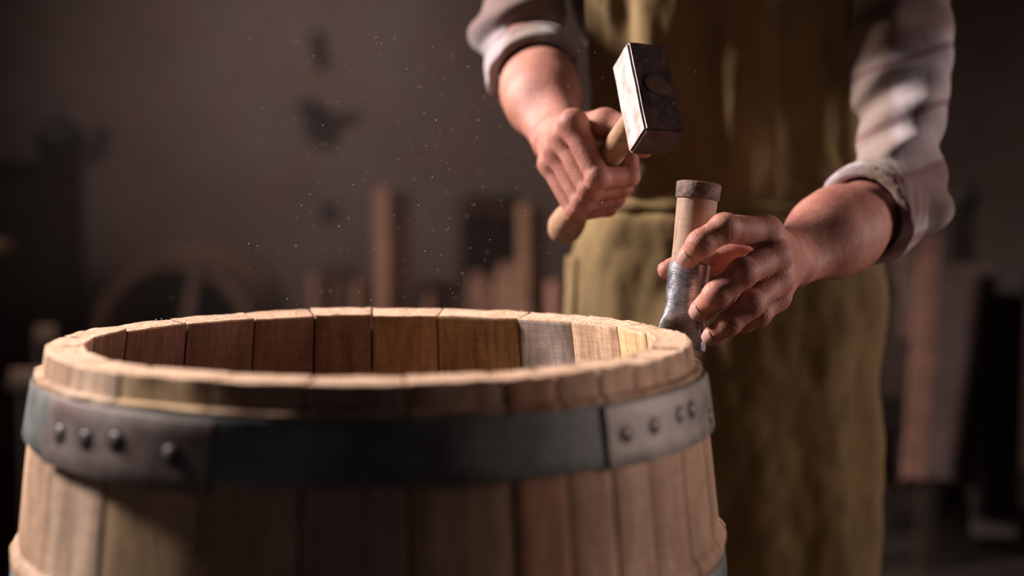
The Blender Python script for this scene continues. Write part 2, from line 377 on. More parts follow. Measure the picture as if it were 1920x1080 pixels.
def band(name, mat, parent, d0, d1, a0, a1, off, th, skew=0.0, flare=0.0, n=200, closed=False, wob=0.0006):
    """iron strap: depth below rim d0..d1, from angle a0 to a1 (deg from the back, clockwise)"""
    prof = [(0, off), (0, off + th * 0.7), (0.03, off + th), (0.25, off + th), (0.5, off + th), (0.75, off + th), (0.97, off + th), (1, off + th * 0.7), (1, off), (0.5, off)]
    rows = []
    for k in range(n if closed else n + 1):
        a = R(a0 + (a1 - a0) * k / n); row = []
        for (q, o_) in prof:
            d = d0 + (d1 - d0) * q + skew * (k / n - 0.5) + wob * noise.noise(Vector((math.cos(a) * 4, math.sin(a) * 4, 1)))
            z = RIM - d; r = r_out(z) * 0.9985 + o_ + flare * (q - 0.5) + wob * noise.noise(Vector((math.cos(a) * 6, math.sin(a) * 6, q * 2)))
            row.append((r * math.sin(a), r * math.cos(a), z))
        rows.append(row)
    m = len(prof); V = [p for r in rows for p in r]; Fs = []
    nr = len(rows)
    for k in range(nr if closed else nr - 1):
        k2 = (k + 1) % nr
        for j in range(m): Fs.append((k * m + j, k * m + (j + 1) % m, k2 * m + (j + 1) % m, k2 * m + j))
    if not closed: Fs.append(tuple(range(m))); Fs.append(tuple((nr - 1) * m + j for j in range(m))[::-1])
    me = mesh_np(name, V, Fs, True); me.set_sharp_from_angle(angle=R(35))
    bm = bmesh.new(); bm.from_mesh(me); bmesh.ops.recalc_face_normals(bm, faces=bm.faces); bm.to_mesh(me); bm.free()
    return link(name, me, mat, parent)
def rivet(parent, adeg, d, off, r=0.0065, h=0.0020, dent=True):
    a = R(adeg); z = RIM - d; rad = r_out(z) * 0.9985 + off
    n = Vector((math.sin(a), math.cos(a), 0.12)).normalized()
    o = n * 0; base = Vector((rad * math.sin(a), rad * math.cos(a), z))
    prof = [(-0.002, r * 1.5), (0.0006, r * 1.45), (0.0004, r * 1.1), (0.0012, r * 0.98), (h * 0.7, r * 0.8), (h, r * 0.5), (h * 1.08, r * 0.05)]
    return lathe('rivet', prof, base, n, M_RIVET, parent, 20)
hoop = band('hoop', M_HOOP, barrel, 0.0238, 0.0680, 0, 360, 0.0004, 0.0022, flare=0.0015, n=240, closed=True)
lapL = band('hoop_lap', M_LAP, hoop, 0.0245, 0.0735, 197, 232, 0.0027, 0.0024, skew=-0.004, flare=0.0018, n=60); lapL['label'] = 'rust brown overlapping hoop end with four rivets'
lapR = band('hoop_lap', metal_mat('worn_hoop_lap', (0.12, 0.105, 0.095), (0.25, 0.235, 0.21), 0.55, 0.4, 36), hoop, 0.0243, 0.0690, 98, 139.5, 0.0027, 0.0024, skew=0.0, flare=0.0010, n=60); lapR['label'] = 'grey overlapping hoop end with rivets'
for (a, d) in ((226.8, 0.048), (219.8, 0.048), (213.2, 0.045), (203.1, 0.050)): rivet(hoop, a, d, 0.0050, 0.0058)
for (a, d) in ((135.9, 0.047), (129, 0.0455), (121.1, 0.043), (116, 0.0425), (105.3, 0.056)): rivet(hoop, a, d, 0.0050, 0.0052)
for (d0, d1) in ((0.174, 0.220), (0.285, 0.335), (0.615, 0.665), (0.728, 0.773), (0.905, 0.945)):
    band('hoop', M_HOOP, barrel, d0, d1, 0, 360, 0.0006, 0.0025, n=160, closed=True)
for k in range(5):   # the boards of the bottom head
    w = 0.105; x = (k - 2) * w; hw = math.sqrt(max(0.001, 0.255 ** 2 - (abs(x) + w / 2 - 0.004) ** 2)) if k != 2 else 0.25
    box_obj('head_board', (x, 0, 0.06), (w - 0.002, 2 * hw, 0.022), M_TIMBER, barrel, bev=0.002, color=(0.4, 0.26, 0.16))

# ------------------------------------------------------------------ signed-distance modelling for the figure
def smin(a, b, k):
    h = np.clip(0.5 + 0.5 * (b - a) / k, 0, 1)
    return b * (1 - h) + a * h - k * h * (1 - h)
def cap(P, a, b, ra, rb):
    a = np.asarray(a, np.float32); b = np.asarray(b, np.float32); ab = b - a
    L2 = max(float(ab @ ab), 1e-12)
    t = np.clip(((P - a) @ ab) / L2, 0, 1)
    return np.linalg.norm(P - a - t[:, None] * ab, axis=1) - (ra + (rb - ra) * t)
def ell(P, c, r, rot=None):
    q = P - np.asarray(c, np.float32)
    if rot is not None: q = q @ np.asarray(rot, np.float32)
    r = np.asarray(r, np.float32)
    k0 = np.linalg.norm(q / r, axis=1); k1 = np.linalg.norm(q / (r * r), axis=1)
    return k0 * (k0 - 1.0) / np.maximum(k1, 1e-9)
def chain(P, pts, k=0.004):
    d = None
    for i in range(len(pts) - 1):
        c = cap(P, pts[i][0], pts[i + 1][0], pts[i][1], pts[i + 1][1])
        d = c if d is None else smin(d, c, k)
    return d
def sdf_mesh(name, f, lo, hi, h, margin=0.006):
    lo = np.asarray(lo, np.float32); hi = np.asarray(hi, np.float32)
    B = 8; nb = np.ceil((hi - lo) / (h * B)).astype(int); n = nb * B + 1
    vol = np.full(tuple(n), 1.0, np.float32)
    bi = np.stack(np.meshgrid(*[np.arange(k) for k in nb], indexing='ij'), -1).reshape(-1, 3)
    cen = lo + (bi * B + B / 2) * h
    dc = f(cen.astype(np.float32)); act = np.abs(dc) < (B * h * 0.9 + margin)
    for b, d in zip(bi[~act], dc[~act]):
        if d < 0: vol[b[0]*B:b[0]*B+B+1, b[1]*B:b[1]*B+B+1, b[2]*B:b[2]*B+B+1] = -1.0
    off = np.stack(np.meshgrid(*[np.arange(B + 1)] * 3, indexing='ij'), -1).reshape(-1, 3)
    ab = bi[act]
    for s in range(0, len(ab), 400):
        q = ab[s:s + 400]
        idx = (q[:, None, :] * B + off[None]).reshape(-1, 3)
        P = (lo + idx * h).astype(np.float32)
        vol[idx[:, 0], idx[:, 1], idx[:, 2]] = f(P)
    s = vol < 0
    c = s[:-1, :-1, :-1].astype(np.int8)
    for (i, j, k) in ((1,0,0),(0,1,0),(0,0,1),(1,1,0),(1,0,1),(0,1,1),(1,1,1)):
        c = c + s[i:s.shape[0]-1+i, j:s.shape[1]-1+j, k:s.shape[2]-1+k]
    mask = (c > 0) & (c < 8); cells = np.argwhere(mask)
    imap = np.full(mask.shape, -1, np.int32); imap[tuple(cells.T)] = np.arange(len(cells))
    cv = {o: vol[cells[:, 0]+o[0], cells[:, 1]+o[1], cells[:, 2]+o[2]] for o in [(i,j,k) for i in (0,1) for j in (0,1) for k in (0,1)]}
    acc = np.zeros((len(cells), 3)); cnt = np.zeros(len(cells))
    for o in cv:
        for ax in range(3):
            if o[ax]: continue
            o2 = list(o); o2[ax] = 1; o2 = tuple(o2)
            a, b = cv[o], cv[o2]; x = (a < 0) != (b < 0); t_ = np.where(x, a / np.where(x, a - b, 1), 0)
            p = np.tile(np.array(o, float), (len(cells), 1)); p[:, ax] = t_
            acc[x] += p[x]; cnt[x] += 1
    V = lo + (cells + acc / cnt[:, None]) * h
    quads = []
    for ax in range(3):
        u, v = [(1, 2), (2, 0), (0, 1)][ax]
        sl0 = [slice(None)] * 3; sl1 = [slice(None)] * 3; sl0[ax] = slice(0, -1); sl1[ax] = slice(1, None)
        A = s[tuple(sl0)]; Bb = s[tuple(sl1)]; e = np.argwhere(A != Bb)
        ok = (e[:, u] > 0) & (e[:, v] > 0) & (e[:, u] < s.shape[u]-1) & (e[:, v] < s.shape[v]-1); e = e[ok]
        inside = A[tuple(e.T)]
        def g(du, dv):
            q = e.copy(); q[:, u] -= du; q[:, v] -= dv; return imap[tuple(q.T)]
        q = np.stack([g(1, 1), g(0, 1), g(0, 0), g(1, 0)], 1)
        q[~inside] = q[~inside][:, ::-1]; quads.append(q)
    Q = np.concatenate(quads); Q = Q[(Q >= 0).all(1)]
    me = bpy.data.meshes.new(name); me.vertices.add(len(V)); me.vertices.foreach_set('co', V.astype(np.float32).ravel())
    me.loops.add(len(Q) * 4); me.loops.foreach_set('vertex_index', Q.ravel().astype(np.int32))
    me.polygons.add(len(Q)); me.polygons.foreach_set('loop_start', np.arange(0, len(Q) * 4, 4, dtype=np.int32))
    me.polygons.foreach_set('use_smooth', np.ones(len(Q), bool)); me.update(calc_edges=True); me.validate()
    return me
def smooth_mesh(me, it=2, fac=0.5):
    bm = bmesh.new(); bm.from_mesh(me)
    for _ in range(it): bmesh.ops.smooth_vert(bm, verts=bm.verts, factor=fac, use_axis_x=True, use_axis_y=True, use_axis_z=True)
    bm.to_mesh(me); bm.free()
    me.polygons.foreach_set('use_smooth', [True] * len(me.polygons))
def join_np(name, mes):
    bm = bmesh.new()
    for m in mes: bm.from_mesh(m)
    me = bpy.data.meshes.new(name); bm.to_mesh(me); bm.free(); me.polygons.foreach_set('use_smooth', [True] * len(me.polygons)); return me
def wob(P, dirs):
    d = np.zeros(len(P), np.float32)
    for (k, amp, ph, wv) in dirs:
        k = np.asarray(k, np.float32); d += amp * np.sin(P @ k + ph + 1.4 * np.sin(P @ np.asarray(wv, np.float32) + ph * 2))
    return d

# ---- hand holding the driver (his left, photo right)
FIN_L = [  # (mcp, pip, dip, tip)
    [(W(1436, 436, 1.338), .0150), (W(1358, 428, 1.303), .0132), (W(1314, 457, 1.296), .0122), (W(1291, 482, 1.309), .0104)],
    [(W(1452, 480, 1.333), .0148), (W(1392, 512, 1.299), .0132), (W(1344, 554, 1.297), .0124), (W(1314, 582, 1.315), .0108)],
    [(W(1458, 522, 1.340), .0138), (W(1408, 570, 1.308), .0122), (W(1367, 606, 1.304), .0108), (W(1335, 630, 1.320), .0094)],
    [(W(1455, 556, 1.354), .0128), (W(1424, 590, 1.335), .0104), (W(1396, 604, 1.345), .0092), (W(1370, 609, 1.358), .0080)]]
TH_L = [(W(1468, 462, 1.400), .0190), (W(1408, 470, 1.406), .0160), (W(1330, 494, 1.394), .0125), (W(1264, 505, 1.382), .0106), (W(1251, 507, 1.376), .0092)]
WR_L = W(1480, 486, 1.430); EL_L = W(1684, 368, 1.60)
def wrinkle(P, f, jt, ax, dorsal, amp):
    """creases across the back of a joint"""
    s = (P - np.asarray(jt, np.float32)) @ np.asarray(ax, np.float32)
    r = np.linalg.norm(P - np.asarray(jt, np.float32), axis=1)
    side = (P - np.asarray(jt, np.float32)) @ np.asarray(dorsal, np.float32)
    w = np.exp(-(r / 0.016) ** 2) * (side > 0)
    g = np.zeros(len(P), np.float32)
    for o_ in (-0.0035, 0.0, 0.0033): g += np.exp(-((s - o_) / 0.0008) ** 2)
    return f + amp * g * w
def hand(P, fingers, thumb, wrist, elbow, dors, web=0.008):
    arm = elbow - wrist; an = arm.normalized(); side = an.cross(Vector(dors)).normalized()
    palm = None
    for i, fg in enumerate(fingers):
        m0 = wrist + side * 0.0  # metacarpals fan out of the wrist
        base = wrist.lerp(fg[0][0], 0.18)
        c = cap(P, base, fg[0][0], .0175, fg[0][1] * 1.04)
        palm = c if palm is None else smin(palm, c, 0.012)
    ctr = sum((fg[0][0] for fg in fingers), Vector()) / 4
    palm = smin(palm, cap(P, wrist.lerp(thumb[0][0], 0.2), thumb[1][0], .017, thumb[1][1]), 0.014)
    f1 = smin(cap(P, wrist + side * .011, wrist + side * .013 + arm * 0.45, .0185, .030), cap(P, wrist - side * .011, wrist - side * .013 + arm * 0.45, .0185, .029), 0.014)
    f2 = cap(P, wrist + arm * 0.35, elbow, .040, .038)
    fa = smin(f1, f2, 0.03); palm = smin(palm, fa, 0.016)
    tot = palm
    for fg in list(fingers) + [thumb]:
        c = chain(P, fg, 0.004)
        for q in range(1, len(fg) - 1):
            ax = (fg[q + 1][0] - fg[q - 1][0]).normalized()
            # joint bulge on the back of the finger
            c = smin(c, np.linalg.norm(P - np.asarray(fg[q][0], np.float32), axis=1) - fg[q][1] * 1.07, 0.003)
            b = fg[q][0] - (fg[q - 1][0] + fg[q + 1][0]) / 2
            if b.length > 1e-4: c = wrinkle(P, c, fg[q][0], ax, b.normalized(), 0.0009)
        tot = np.minimum(tot, smin(palm, c, web))
    # tendons and veins, faint
    return tot
def nail(parent, dip, tip, r, out, w=0.0108, L=0.0125, back=0.0025):
    ax = (tip - dip).normalized(); o = (Vector(out) - ax * Vector(out).dot(ax)).normalized(); s = ax.cross(o)
    rows = []; nu, nv = 9, 8
    for i in range(nu):
        u = i / (nu - 1); row = []
        for j in range(nv):
            v = j / (nv - 1) * 2 - 1
            wid = w / 2 * (1 - 0.35 * max(0, (0.25 - u) / 0.25) ** 2 - 0.30 * max(0, (u - 0.75) / 0.25) ** 2)
            a = v * wid / r
            pos = -L + back + L * u + r * 0.35; rr = r + 0.0017 * max(0, -pos) / 0.012 - 0.0004 + 0.0008 * min(1, u * 3) - 0.0020 * max(0, u - 0.55) ** 2 * 4
            row.append(tip + ax * (-L + back + L * u + r * 0.35) + (o * math.cos(a) + s * math.sin(a)) * rr)
        rows.append(row)
    me = grid_mesh('fingernail', rows)
    o_ = link('fingernail', me, M_NAIL, parent); md = o_.modifiers.new('s', 'SOLIDIFY'); md.thickness = 0.0008; md.offset = 0
    return o_
def fhL(P): return hand(P, FIN_L, TH_L, WR_L, EL_L, (-0.2, -1, 0.2))
# ---- hammer geometry, then the hand around its handle (his right, photo left)
HA = Vector((-0.295, 0.785, -0.545)).normalized()                 # handle direction, away from the head
HB = Vector((0.113, -0.501, -0.856)); HB = (HB - HA * HB.dot(HA)).normalized()   # long axis of the head, downwards
HC = HB.cross(HA).normalized()
if HC.x < 0: HC = -HC
HF = W(1229, 158, 1.362)                                          # eye of the hammer
E1 = (Vector((1, 0, 0)) - HA * HA.x).normalized(); E2 = HA.cross(E1).normalized()
if E2.z < 0: E2 = -E2
def hp(L, psi, r):
    return HF + HA * L + (E1 * math.cos(R(psi)) + E2 * math.sin(R(psi))) * r
FIN_R = []
for i, (L0, L1, s) in enumerate(((.118, .128, 1.0), (.143, .149, 1.03), (.168, .170, .98), (.192, .190, .86))):
    FIN_R.append([(hp(L0, 146, .050), .0142 * s), (hp(L0 * .5 + L1 * .5, 244, .0335), .0118 * s), (hp(L1, 322, .0285), .0102 * s), (hp(L1 - .004, 20, .0245), .0088 * s)])
WR_R = W(1046, 258, 1.570); EL_R = W(974, 66, 1.80)
TH_R = [(WR_R.lerp(hp(.14, 120, .045), .35), .018), (hp(.125, 95, .040), .0155), (hp(.100, 50, .030), .0120), (hp(.092, 5, .027), .0108), (hp(.094, -14, .0262), .0092)]
def fhR(P): return hand(P, FIN_R, TH_R, WR_R, EL_R, (-0.5, -1, 0.3))

# ---- the rest of the body
def V3(x, y, z): return Vector((x, y, z))
SH_R = W(1085, -290, 1.85); SH_L = W(1690, -238, 1.76)
PEL = V3(0.300, 1.90, 0.94); CH = (SH_R + SH_L) / 2 + V3(-0.008, 0.03, -0.10); NK = CH + V3(0, 0.0, 0.155); HD = NK + V3(-0.015, -0.045, 0.165)
HIPS = [PEL + V3(-0.09, 0, -0.04), PEL + V3(0.09, 0, -0.04)]
KNEE = [V3(0.19, 1.88, 0.50), V3(0.40, 1.84, 0.50)]; ANK = [V3(0.17, 1.95, 0.09), V3(0.42, 1.90, 0.09)]
def f_torso(P, o=0.0):
    d = smin(ell(P, CH + V3(-.006 - o * .3, 0, -.02), (0.180 + o * 1.2, 0.115 + o, 0.20 + o)), ell(P, PEL + V3(0, -0.005, 0.12), (0.150 + o, 0.118 + o, 0.20 + o)), 0.07)
    d = smin(d, ell(P, PEL, (0.168 + o, 0.122 + o, 0.13 + o)), 0.06)
    for s in (SH_R, SH_L): d = smin(d, cap(P, CH + V3(0, 0, 0.07), s, .06 + o, .052 + o), 0.05)
    return d
def f_legs(P, o=0.0):
    d = None
    for i in (0, 1):
        c = smin(cap(P, HIPS[i], KNEE[i], .088 + o, .057 + o), cap(P, KNEE[i], ANK[i], .054 + o, .040 + o * 1.4), 0.03)
        d = c if d is None else smin(d, c, 0.02)
    return d
def f_body(P):
    d = smin(f_torso(P), f_legs(P), 0.04)
    d = smin(d, cap(P, NK + V3(0, 0.01, -0.08), NK + V3(-.005, -0.01, 0.07), .058, .055), 0.03)
    for s, e in ((SH_R, EL_R), (SH_L, EL_L)): d = smin(d, cap(P, s, e, .044, .035), 0.02)
    hd = smin(ell(P, HD + V3(0, 0.012, 0.02), (0.077, 0.097, 0.105)), ell(P, HD + V3(0, -0.03, -0.055), (0.056, 0.062, 0.062)), 0.03)
    hd = smin(hd, cap(P, HD + V3(0, -.083, .022), HD + V3(0, -.108, -.022), .009, .014), 0.012)      # nose
    hd = smin(hd, cap(P, HD + V3(-.028, -.078, .034), HD + V3(.028, -.078, .034), .011, .011), 0.012)  # brow
    hd = smin(hd, cap(P, HD + V3(-.018, -.089, -.054), HD + V3(.018, -.089, -.054), .0065, .0065), 0.006)
    hd = smin(hd, ell(P, HD + V3(0, -.083, -.095), (.022, .016, .016)), 0.015)
    for s in (-1, 1):
        hd = np.maximum(hd, -ell(P, HD + V3(s * .032, -.094, .012), (.016, .011, .010)))
        hd = smin(hd, ell(P, HD + V3(s * .080, .005, -.008), (.009, .018, .032)), 0.006)
    return smin(d, hd, 0.025)
me1 = sdf_mesh('b', f_body, (-0.10, 1.45, 0.02), (0.62, 2.12, 1.92), 0.006)
def bounds(pts, pad):
    A = np.array([tuple(p) for p in pts]); return A.min(0) - pad, A.max(0) + pad
lo, hi = bounds([p for f in FIN_L for p, _ in f] + [p for p, _ in TH_L] + [WR_L, EL_L], 0.03); hi = hi + 0.015; lo2 = lo
me2 = sdf_mesh('hl', fhL, lo, hi, 0.00125)
lo, hi = bounds([p for f in FIN_R for p, _ in f] + [p for p, _ in TH_R] + [WR_R, EL_R], 0.045)
me3 = sdf_mesh('hr', fhR, lo, hi, 0.0016)
smooth_mesh(me3, 2); smooth_mesh(me2, 1, 0.4)
person = link('person', join_np('person', [me1, me2, me3]), M_SKIN)
tag(person, 'person in a plaid shirt and olive apron raising a hammer over the barrel', 'person')
DI = (( -0.10, -0.92, 0.35),)
for i, fg in enumerate(FIN_L[:3]): nail(person, fg[2][0], fg[3][0], fg[3][1], ((-0.30, -0.95, 0.10), (-0.35, -0.95, 0.15), (-0.40, -0.9, 0.10))[i], 0.0132 - 0.0008 * i, 0.0150 - .001 * i)
nail(person, TH_L[2][0], TH_L[4][0], TH_L[4][1], (-0.3, 0.9, 0.3), 0.012, 0.013)
for s in (-1, 1):
    lathe('eye', [(-0.0119, 0.001), (-0.010, 0.006), (-0.006, 0.0103), (0, 0.012), (0.006, 0.0103), (0.010, 0.006), (0.0119, 0.001)], HD + V3(s * .032, -.076, .012), (0, 1, 0), M_NAIL, person, 16)

# hair
def f_hair(P):
    d = ell(P, HD + V3(0, 0.022, 0.032), (0.084, 0.098, 0.108))
    return np.maximum(d, -(ell(P, HD + V3(0, -0.085, -0.045), (0.075, 0.085, 0.115)))) + wob(P, (((90, 260, 60), .0012, 0, (40, 10, 30)), ((300, 80, 90), .0010, 1, (20, 50, 30))))
link('hair', sdf_mesh('hair', f_hair, np.array(HD) - .14, np.array(HD) + .16, 0.004), M_HAIR, person)

# shirt: body, and the two sleeves rolled to below the elbow
aL = (WR_L - EL_L).normalized(); aR = (WR_R - EL_R).normalized()
CUT_L = EL_L + aL * 0.085; CUT_R = EL_R + aR * 0.125
def f_shirt(P):
    Pn = P
    d = f_torso(P, 0.012)
    d = np.maximum(d, 1.0 - P[:, 2]); 
    fold = wob(P, (((34, 10, 12), .0055, .4, (6, 9, 14)), ((60, -20, 25), .0030, 1.0, (12, 9, 20))))
    d = d + fold
    for (s, e, a, cut, r0, r1, r2, ph) in ((SH_R, EL_R, aR, CUT_R, .054, .048, .050, 0.3), (SH_L, EL_L, aL, CUT_L, .055, .051, .051, 1.7)):
        up = (e - s).normalized(); sd = np.array(up.cross(Vector((0, 1, 0))).normalized(), np.float32)
        c = smin(cap(P, s, s.lerp(e, .55), r0, r0 * .93), cap(P, s.lerp(e, .55), e, r0 * .93, r1), 0.02)
        c = smin(c, cap(P, e, cut + a * 0.03, r1, r2), 0.03)
        tt = (P - np.asarray(e, np.float32)) @ np.asarray(up, np.float32)
        ss = (P - np.asarray(e, np.float32)) @ sd
        ff = (P - np.asarray(e, np.float32)) @ np.asarray(a, np.float32)
        w_el = np.exp(-(np.linalg.norm(P - np.asarray(e + up * -.03, np.float32), axis=1) / .11) ** 2)
        c = c + 0.0055 * w_el * np.sin(115 * tt + 38 * ss + ph + 1.5 * np.sin(40 * ss + ph))
        c = c + 0.0060 * np.sin(58 * ss + 16 * tt + ph * 3 + 1.2 * np.sin(20 * tt + ph)) + 0.0016 * np.sin(120 * tt - 50 * ss + 1.5 * np.sin(30 * ss) + ph)
        k = (P - np.asarray(cut, np.float32)) @ np.asarray(a, np.float32)
        # rolled cuff: a thicker band before the cut
        q = P - np.asarray(cut, np.float32) - k[:, None] * np.asarray(a, np.float32)
        rad = np.linalg.norm(q, axis=1)
        cuff = np.maximum(rad - (r2 + .0065 + .0022 * np.sin(3 * np.arctan2(q @ sd, q[:, 2]) + ph) + 0.08 * k + .0012 * np.sin(260 * k + 4 * q[:, 2] * 60)), np.abs(k + 0.024) - 0.024)
        c = np.maximum(c, k + 0.01)
        c = smin(c, cuff, 0.004)
        inner = cap(P, e + a * 0.07, cut + a * 0.1, r2 - .008, r2 - .002)
        c = np.maximum(c, -inner)
        d = smin(d, c, 0.012)
    # neck opening
    return np.maximum(d, -(cap(P, NK + V3(0, 0, -.02), NK + V3(0, 0, .1), .062, .07)))
lo, hi = bounds([SH_R, SH_L, EL_R, EL_L, CUT_L, CUT_R, NK, PEL + V3(0, 0.04, -.05)], 0.10)
ms = sdf_mesh('shirt', f_shirt, lo, hi, 0.0032); smooth_mesh(ms, 2)
shirt = link('shirt', ms, M_SHIRT, person)
def f_tr(P):
    d = smin(f_legs(P, .005), ell(P, PEL, (0.172, 0.128, 0.13)), .05) + wob(P, (((20, 14, 70), .003, .4, (6, 20, 8)),))
    return np.maximum(np.maximum(d, P[:, 2] - 1.03), 0.085 - P[:, 2])
link('trousers', sdf_mesh('trousers', f_tr, (0.02, 1.72, 0.05), (0.58, 2.10, 1.08), 0.007), M_TROUS, person)
for i in (0, 1):
    A = ANK[i]
    def f_b(P, A=A):
        d = smin(cap(P, A + V3(0, 0.01, 0.06), A + V3(0, 0.01, -0.03), .050, .048), cap(P, A + V3(0, 0.02, -.05), A + V3(0, -.15, -.055), .042, .038), .03)
        return np.maximum(d, 0.002 - P[:, 2])
    link('boot', sdf_mesh('boot', f_b, np.array(A) - (0.08, 0.24, 0.10), np.array(A) + (0.08, 0.10, 0.14), 0.005), M_LEATH, person)

# apron: bib and skirt wrapped round the front of the body, with folds
AC = V3(0.286, 1.885, 0)
def apron_pt(u, z):
    """u -1..1 across, z height"""
    q = (z - 1.02)
    bib = min(1, max(0, (z - 1.03) / 0.10)); bib = bib * bib * (3 - 2 * bib)
    ang = R(94) * (1 - bib) + R(60) * bib
    a = u * ang
    low = max(0, 1.0 - z)
    rx = 0.196 + 0.018 * bib - 0.008 * math.exp(-((z - 1.06) / .05) ** 2) + 0.035 * low - 0.010 * bib; ry = 0.158 + 0.012 * bib - 0.035 * low
    cx = AC.x + 0.010 * bib + (z - 1.0) * (-0.06 if z > 1 else 0.02); cy = AC.y + 0.02 - (z - 1.0) * 0.16 * (1 if z > 1 else 0)
    n = Vector((math.sin(a), -math.cos(a), 0))
    f = 0.0
    f += (0.0085 if u < 0 else 0.0085 - 0.005 * min(1, u * 2)) * bib * math.sin(u * 12 + 0.8 + 1.1 * math.sin(z * 7)) + 0.0022 * bib * math.sin(u * 27 + z * 9)
    f += 0.0075 * (1 - bib) * (1 - 0.6 * min(1, low * 3)) * math.sin(u * 4.5 - z * 22 + 1.3 * math.sin(z * 9 + u * 2)) + 0.0018 * (1 - bib) * math.sin(u * 21 + 3 + z * 4)
    f += 0.003 * noise.noise(Vector((u * 5, z * 11, 1))) + 0.0022 * noise.noise(Vector((u * 13, z * 26, 4)))
    f -= 0.007 * math.exp(-((z - 1.055) / .012) ** 2)
    return Vector((cx + rx * math.sin(a), cy - ry * (math.cos(a) if u < 0 or abs(a) > 1.5 else math.cos(a) ** (1 - 0.35 * min(1, u * 3))), z)) + n * (0.004 + f)
rows = []
NZ, NU = 190, 150
for i in range(NZ + 1):
    z = 0.36 + (1.46 - 0.36) * i / NZ
    rows.append([apron_pt(-1 + 2 * j / NU, z) for j in range(NU + 1)])
apron = link('apron', grid_mesh('apron', rows), M_APRON, person)
md = apron.modifiers.new('th', 'SOLIDIFY'); md.thickness = 0.003; md.offset = 1
# hem seams, pocket, waist string, neck strap
def ribbon(name, pts, w, th, mat, parent, nrm=None):
    rows = []
    for i, p in enumerate(pts):
        tn = (pts[min(i + 1, len(pts) - 1)] - pts[max(i - 1, 0)]).normalized()
        o = (p - Vector((AC.x, AC.y + .02, p.z))).normalized(); s = tn.cross(o).normalized()
        rows.append([p + s * (w / 2) + o * 0, p + s * (w / 2) * .9 + o * th, p - s * (w / 2) * .9 + o * th, p - s * (w / 2)])
    return link(name, grid_mesh(name, rows, close_u=True), mat, parent)
ribbon('apron_string', [apron_pt(-1 + 2 * k / 60, 1.055) + (apron_pt(-1 + 2 * k / 60, 1.055) - Vector((AC.x, AC.y, 1.055))).normalized() * .004 for k in range(61)], 0.02, 0.004, M_APRON, person)
def pocket(u0, u1, z0, z1):
    rows = []
    for i in range(21):
        z = z0 + (z1 - z0) * i / 20; row = []
        for j in range(21):
            p = apron_pt(u0 + (u1 - u0) * j / 20, z); n = (p - Vector((AC.x, AC.y + .02, z))).normalized()
            puff = 0.004 * math.sin(math.pi * j / 20) * (0.3 + 0.7 * i / 20)
            row.append(p + n * (0.0055 + puff))
        rows.append(row)
    o = link('pocket', grid_mesh('pocket', rows), M_APRON, person); m_ = o.modifiers.new('t', 'SOLIDIFY'); m_.thickness = .003
pocket(-0.97, -0.76, 0.88, 0.985)
for s in (-1, 1):
    a = apron_pt(s * 0.7, 1.455); b = NK + V3(s * .075, 0.03, -0.035)
    ribbon('apron_strap', [a, a.lerp(b, .33) + V3(0, -.015, .02), a.lerp(b, .66) + V3(0, -.015, .03), b, NK + V3(0, .085, -.01)], 0.03, 0.003, M_APRON, person)

# ------------------------------------------------------------------ the hammer
ham = tag(empty('hammer', HF + HA * 0.021), 'square steel hammer held head forward in the raised hand', 'hammer')
def rel(o, root): 
    o.data.transform(Matrix.Translation(-Vector(root.location))); o.parent = root; return o
rot = Matrix((HC, HA, HB)).transposed()
bm = bmesh.new(); bm_box(bm, HF + HA * 0.021 + HB * 0.002, (0.041, 0.042, 0.104), rot, 0); bmesh.ops.recalc_face_normals(bm, faces=bm.faces)
bmesh.ops.bevel(bm, geom=list(bm.edges), offset=0.0022, segments=2, affect='EDGES')
bmesh.ops.subdivide_edges(bm, edges=list(bm.edges), cuts=3, use_grid_fill=True)
bm.verts.ensure_lookup_table()
for v in bm.verts: v.co += noise.noise_vector(v.co * 90) * 0.0006
for f in bm.faces:
    f.material_index = 1 if f.normal.dot(-HA) > 0.7 else 0
bm.normal_update()
for f in bm.faces: f.material_index = 1 if (f.normal.dot(-HA) > 0.8 or f.normal.dot(HC) > .8 or f.normal.dot(HB) > .8) else 0  # front, right and lower faces take the shaded steel colour
o = bm_obj('hammer_head', bm, [M_HEAD, M_HEADSHADE], None); rel(o, ham)
o = lathe('eye_ring', [(0, .0130), (.0008, .0128), (.0010, .0112), (.0004, .0110)], HF + HA * .0004, -HA, M_HEADSHADE, None, 28, jitter=.05); rel(o, ham)
o = lathe('handle_end', [(0, .0112), (.0008, .0111), (.0010, .008), (.0007, .001)], HF, -HA, M_HANDLE, None, 28, color=(0.13, 0.07, 0.055), jitter=.04); rel(o, ham)
o = lathe('handle', [(-0.0001, .0098), (.0, .0104), (.04, .0106), (.050, .0112), (.08, .0125), (.12, .0135), (.17, .0138), (.21, .0142), (.235, .0160), (.252, .0190), (.266, .0195), (.276, .0165), (.281, .0100), (.2825, .003)],
          HF, HA, M_HANDLE, None, 28, color=(0.50, 0.33, 0.23)); rel(o, ham)

# ------------------------------------------------------------------ the hoop driver
DT = W(1311, 343, 1.345); DB = W(1276, 655, 1.343); DX = (DB - DT).normalized(); DL = (DB - DT).length
drv = tag(empty('hoop_driver', DB), 'hoop driver with wooden handle and steel foot held at the barrel rim', 'hoop driver')
o = lathe('ferrule', [(0.0, .0185), (0.0003, .0205), (.0012, .0213), (.007, .0212), (.0145, .0207), (.0158, .0202), (.0160, .0188)], DT, DX, M_FERR, None, 48, jitter=.02); rel(o, drv)
o = lathe('handle', [(-.0002, .0188), (0.010, .0190), (.018, .0192), (.04, .0186), (.06, .0180), (.080, .0182), (.086, .0180)], DT, DX, M_HANDLE, None, 48, color=(0.45, 0.33, 0.265)); rel(o, drv)
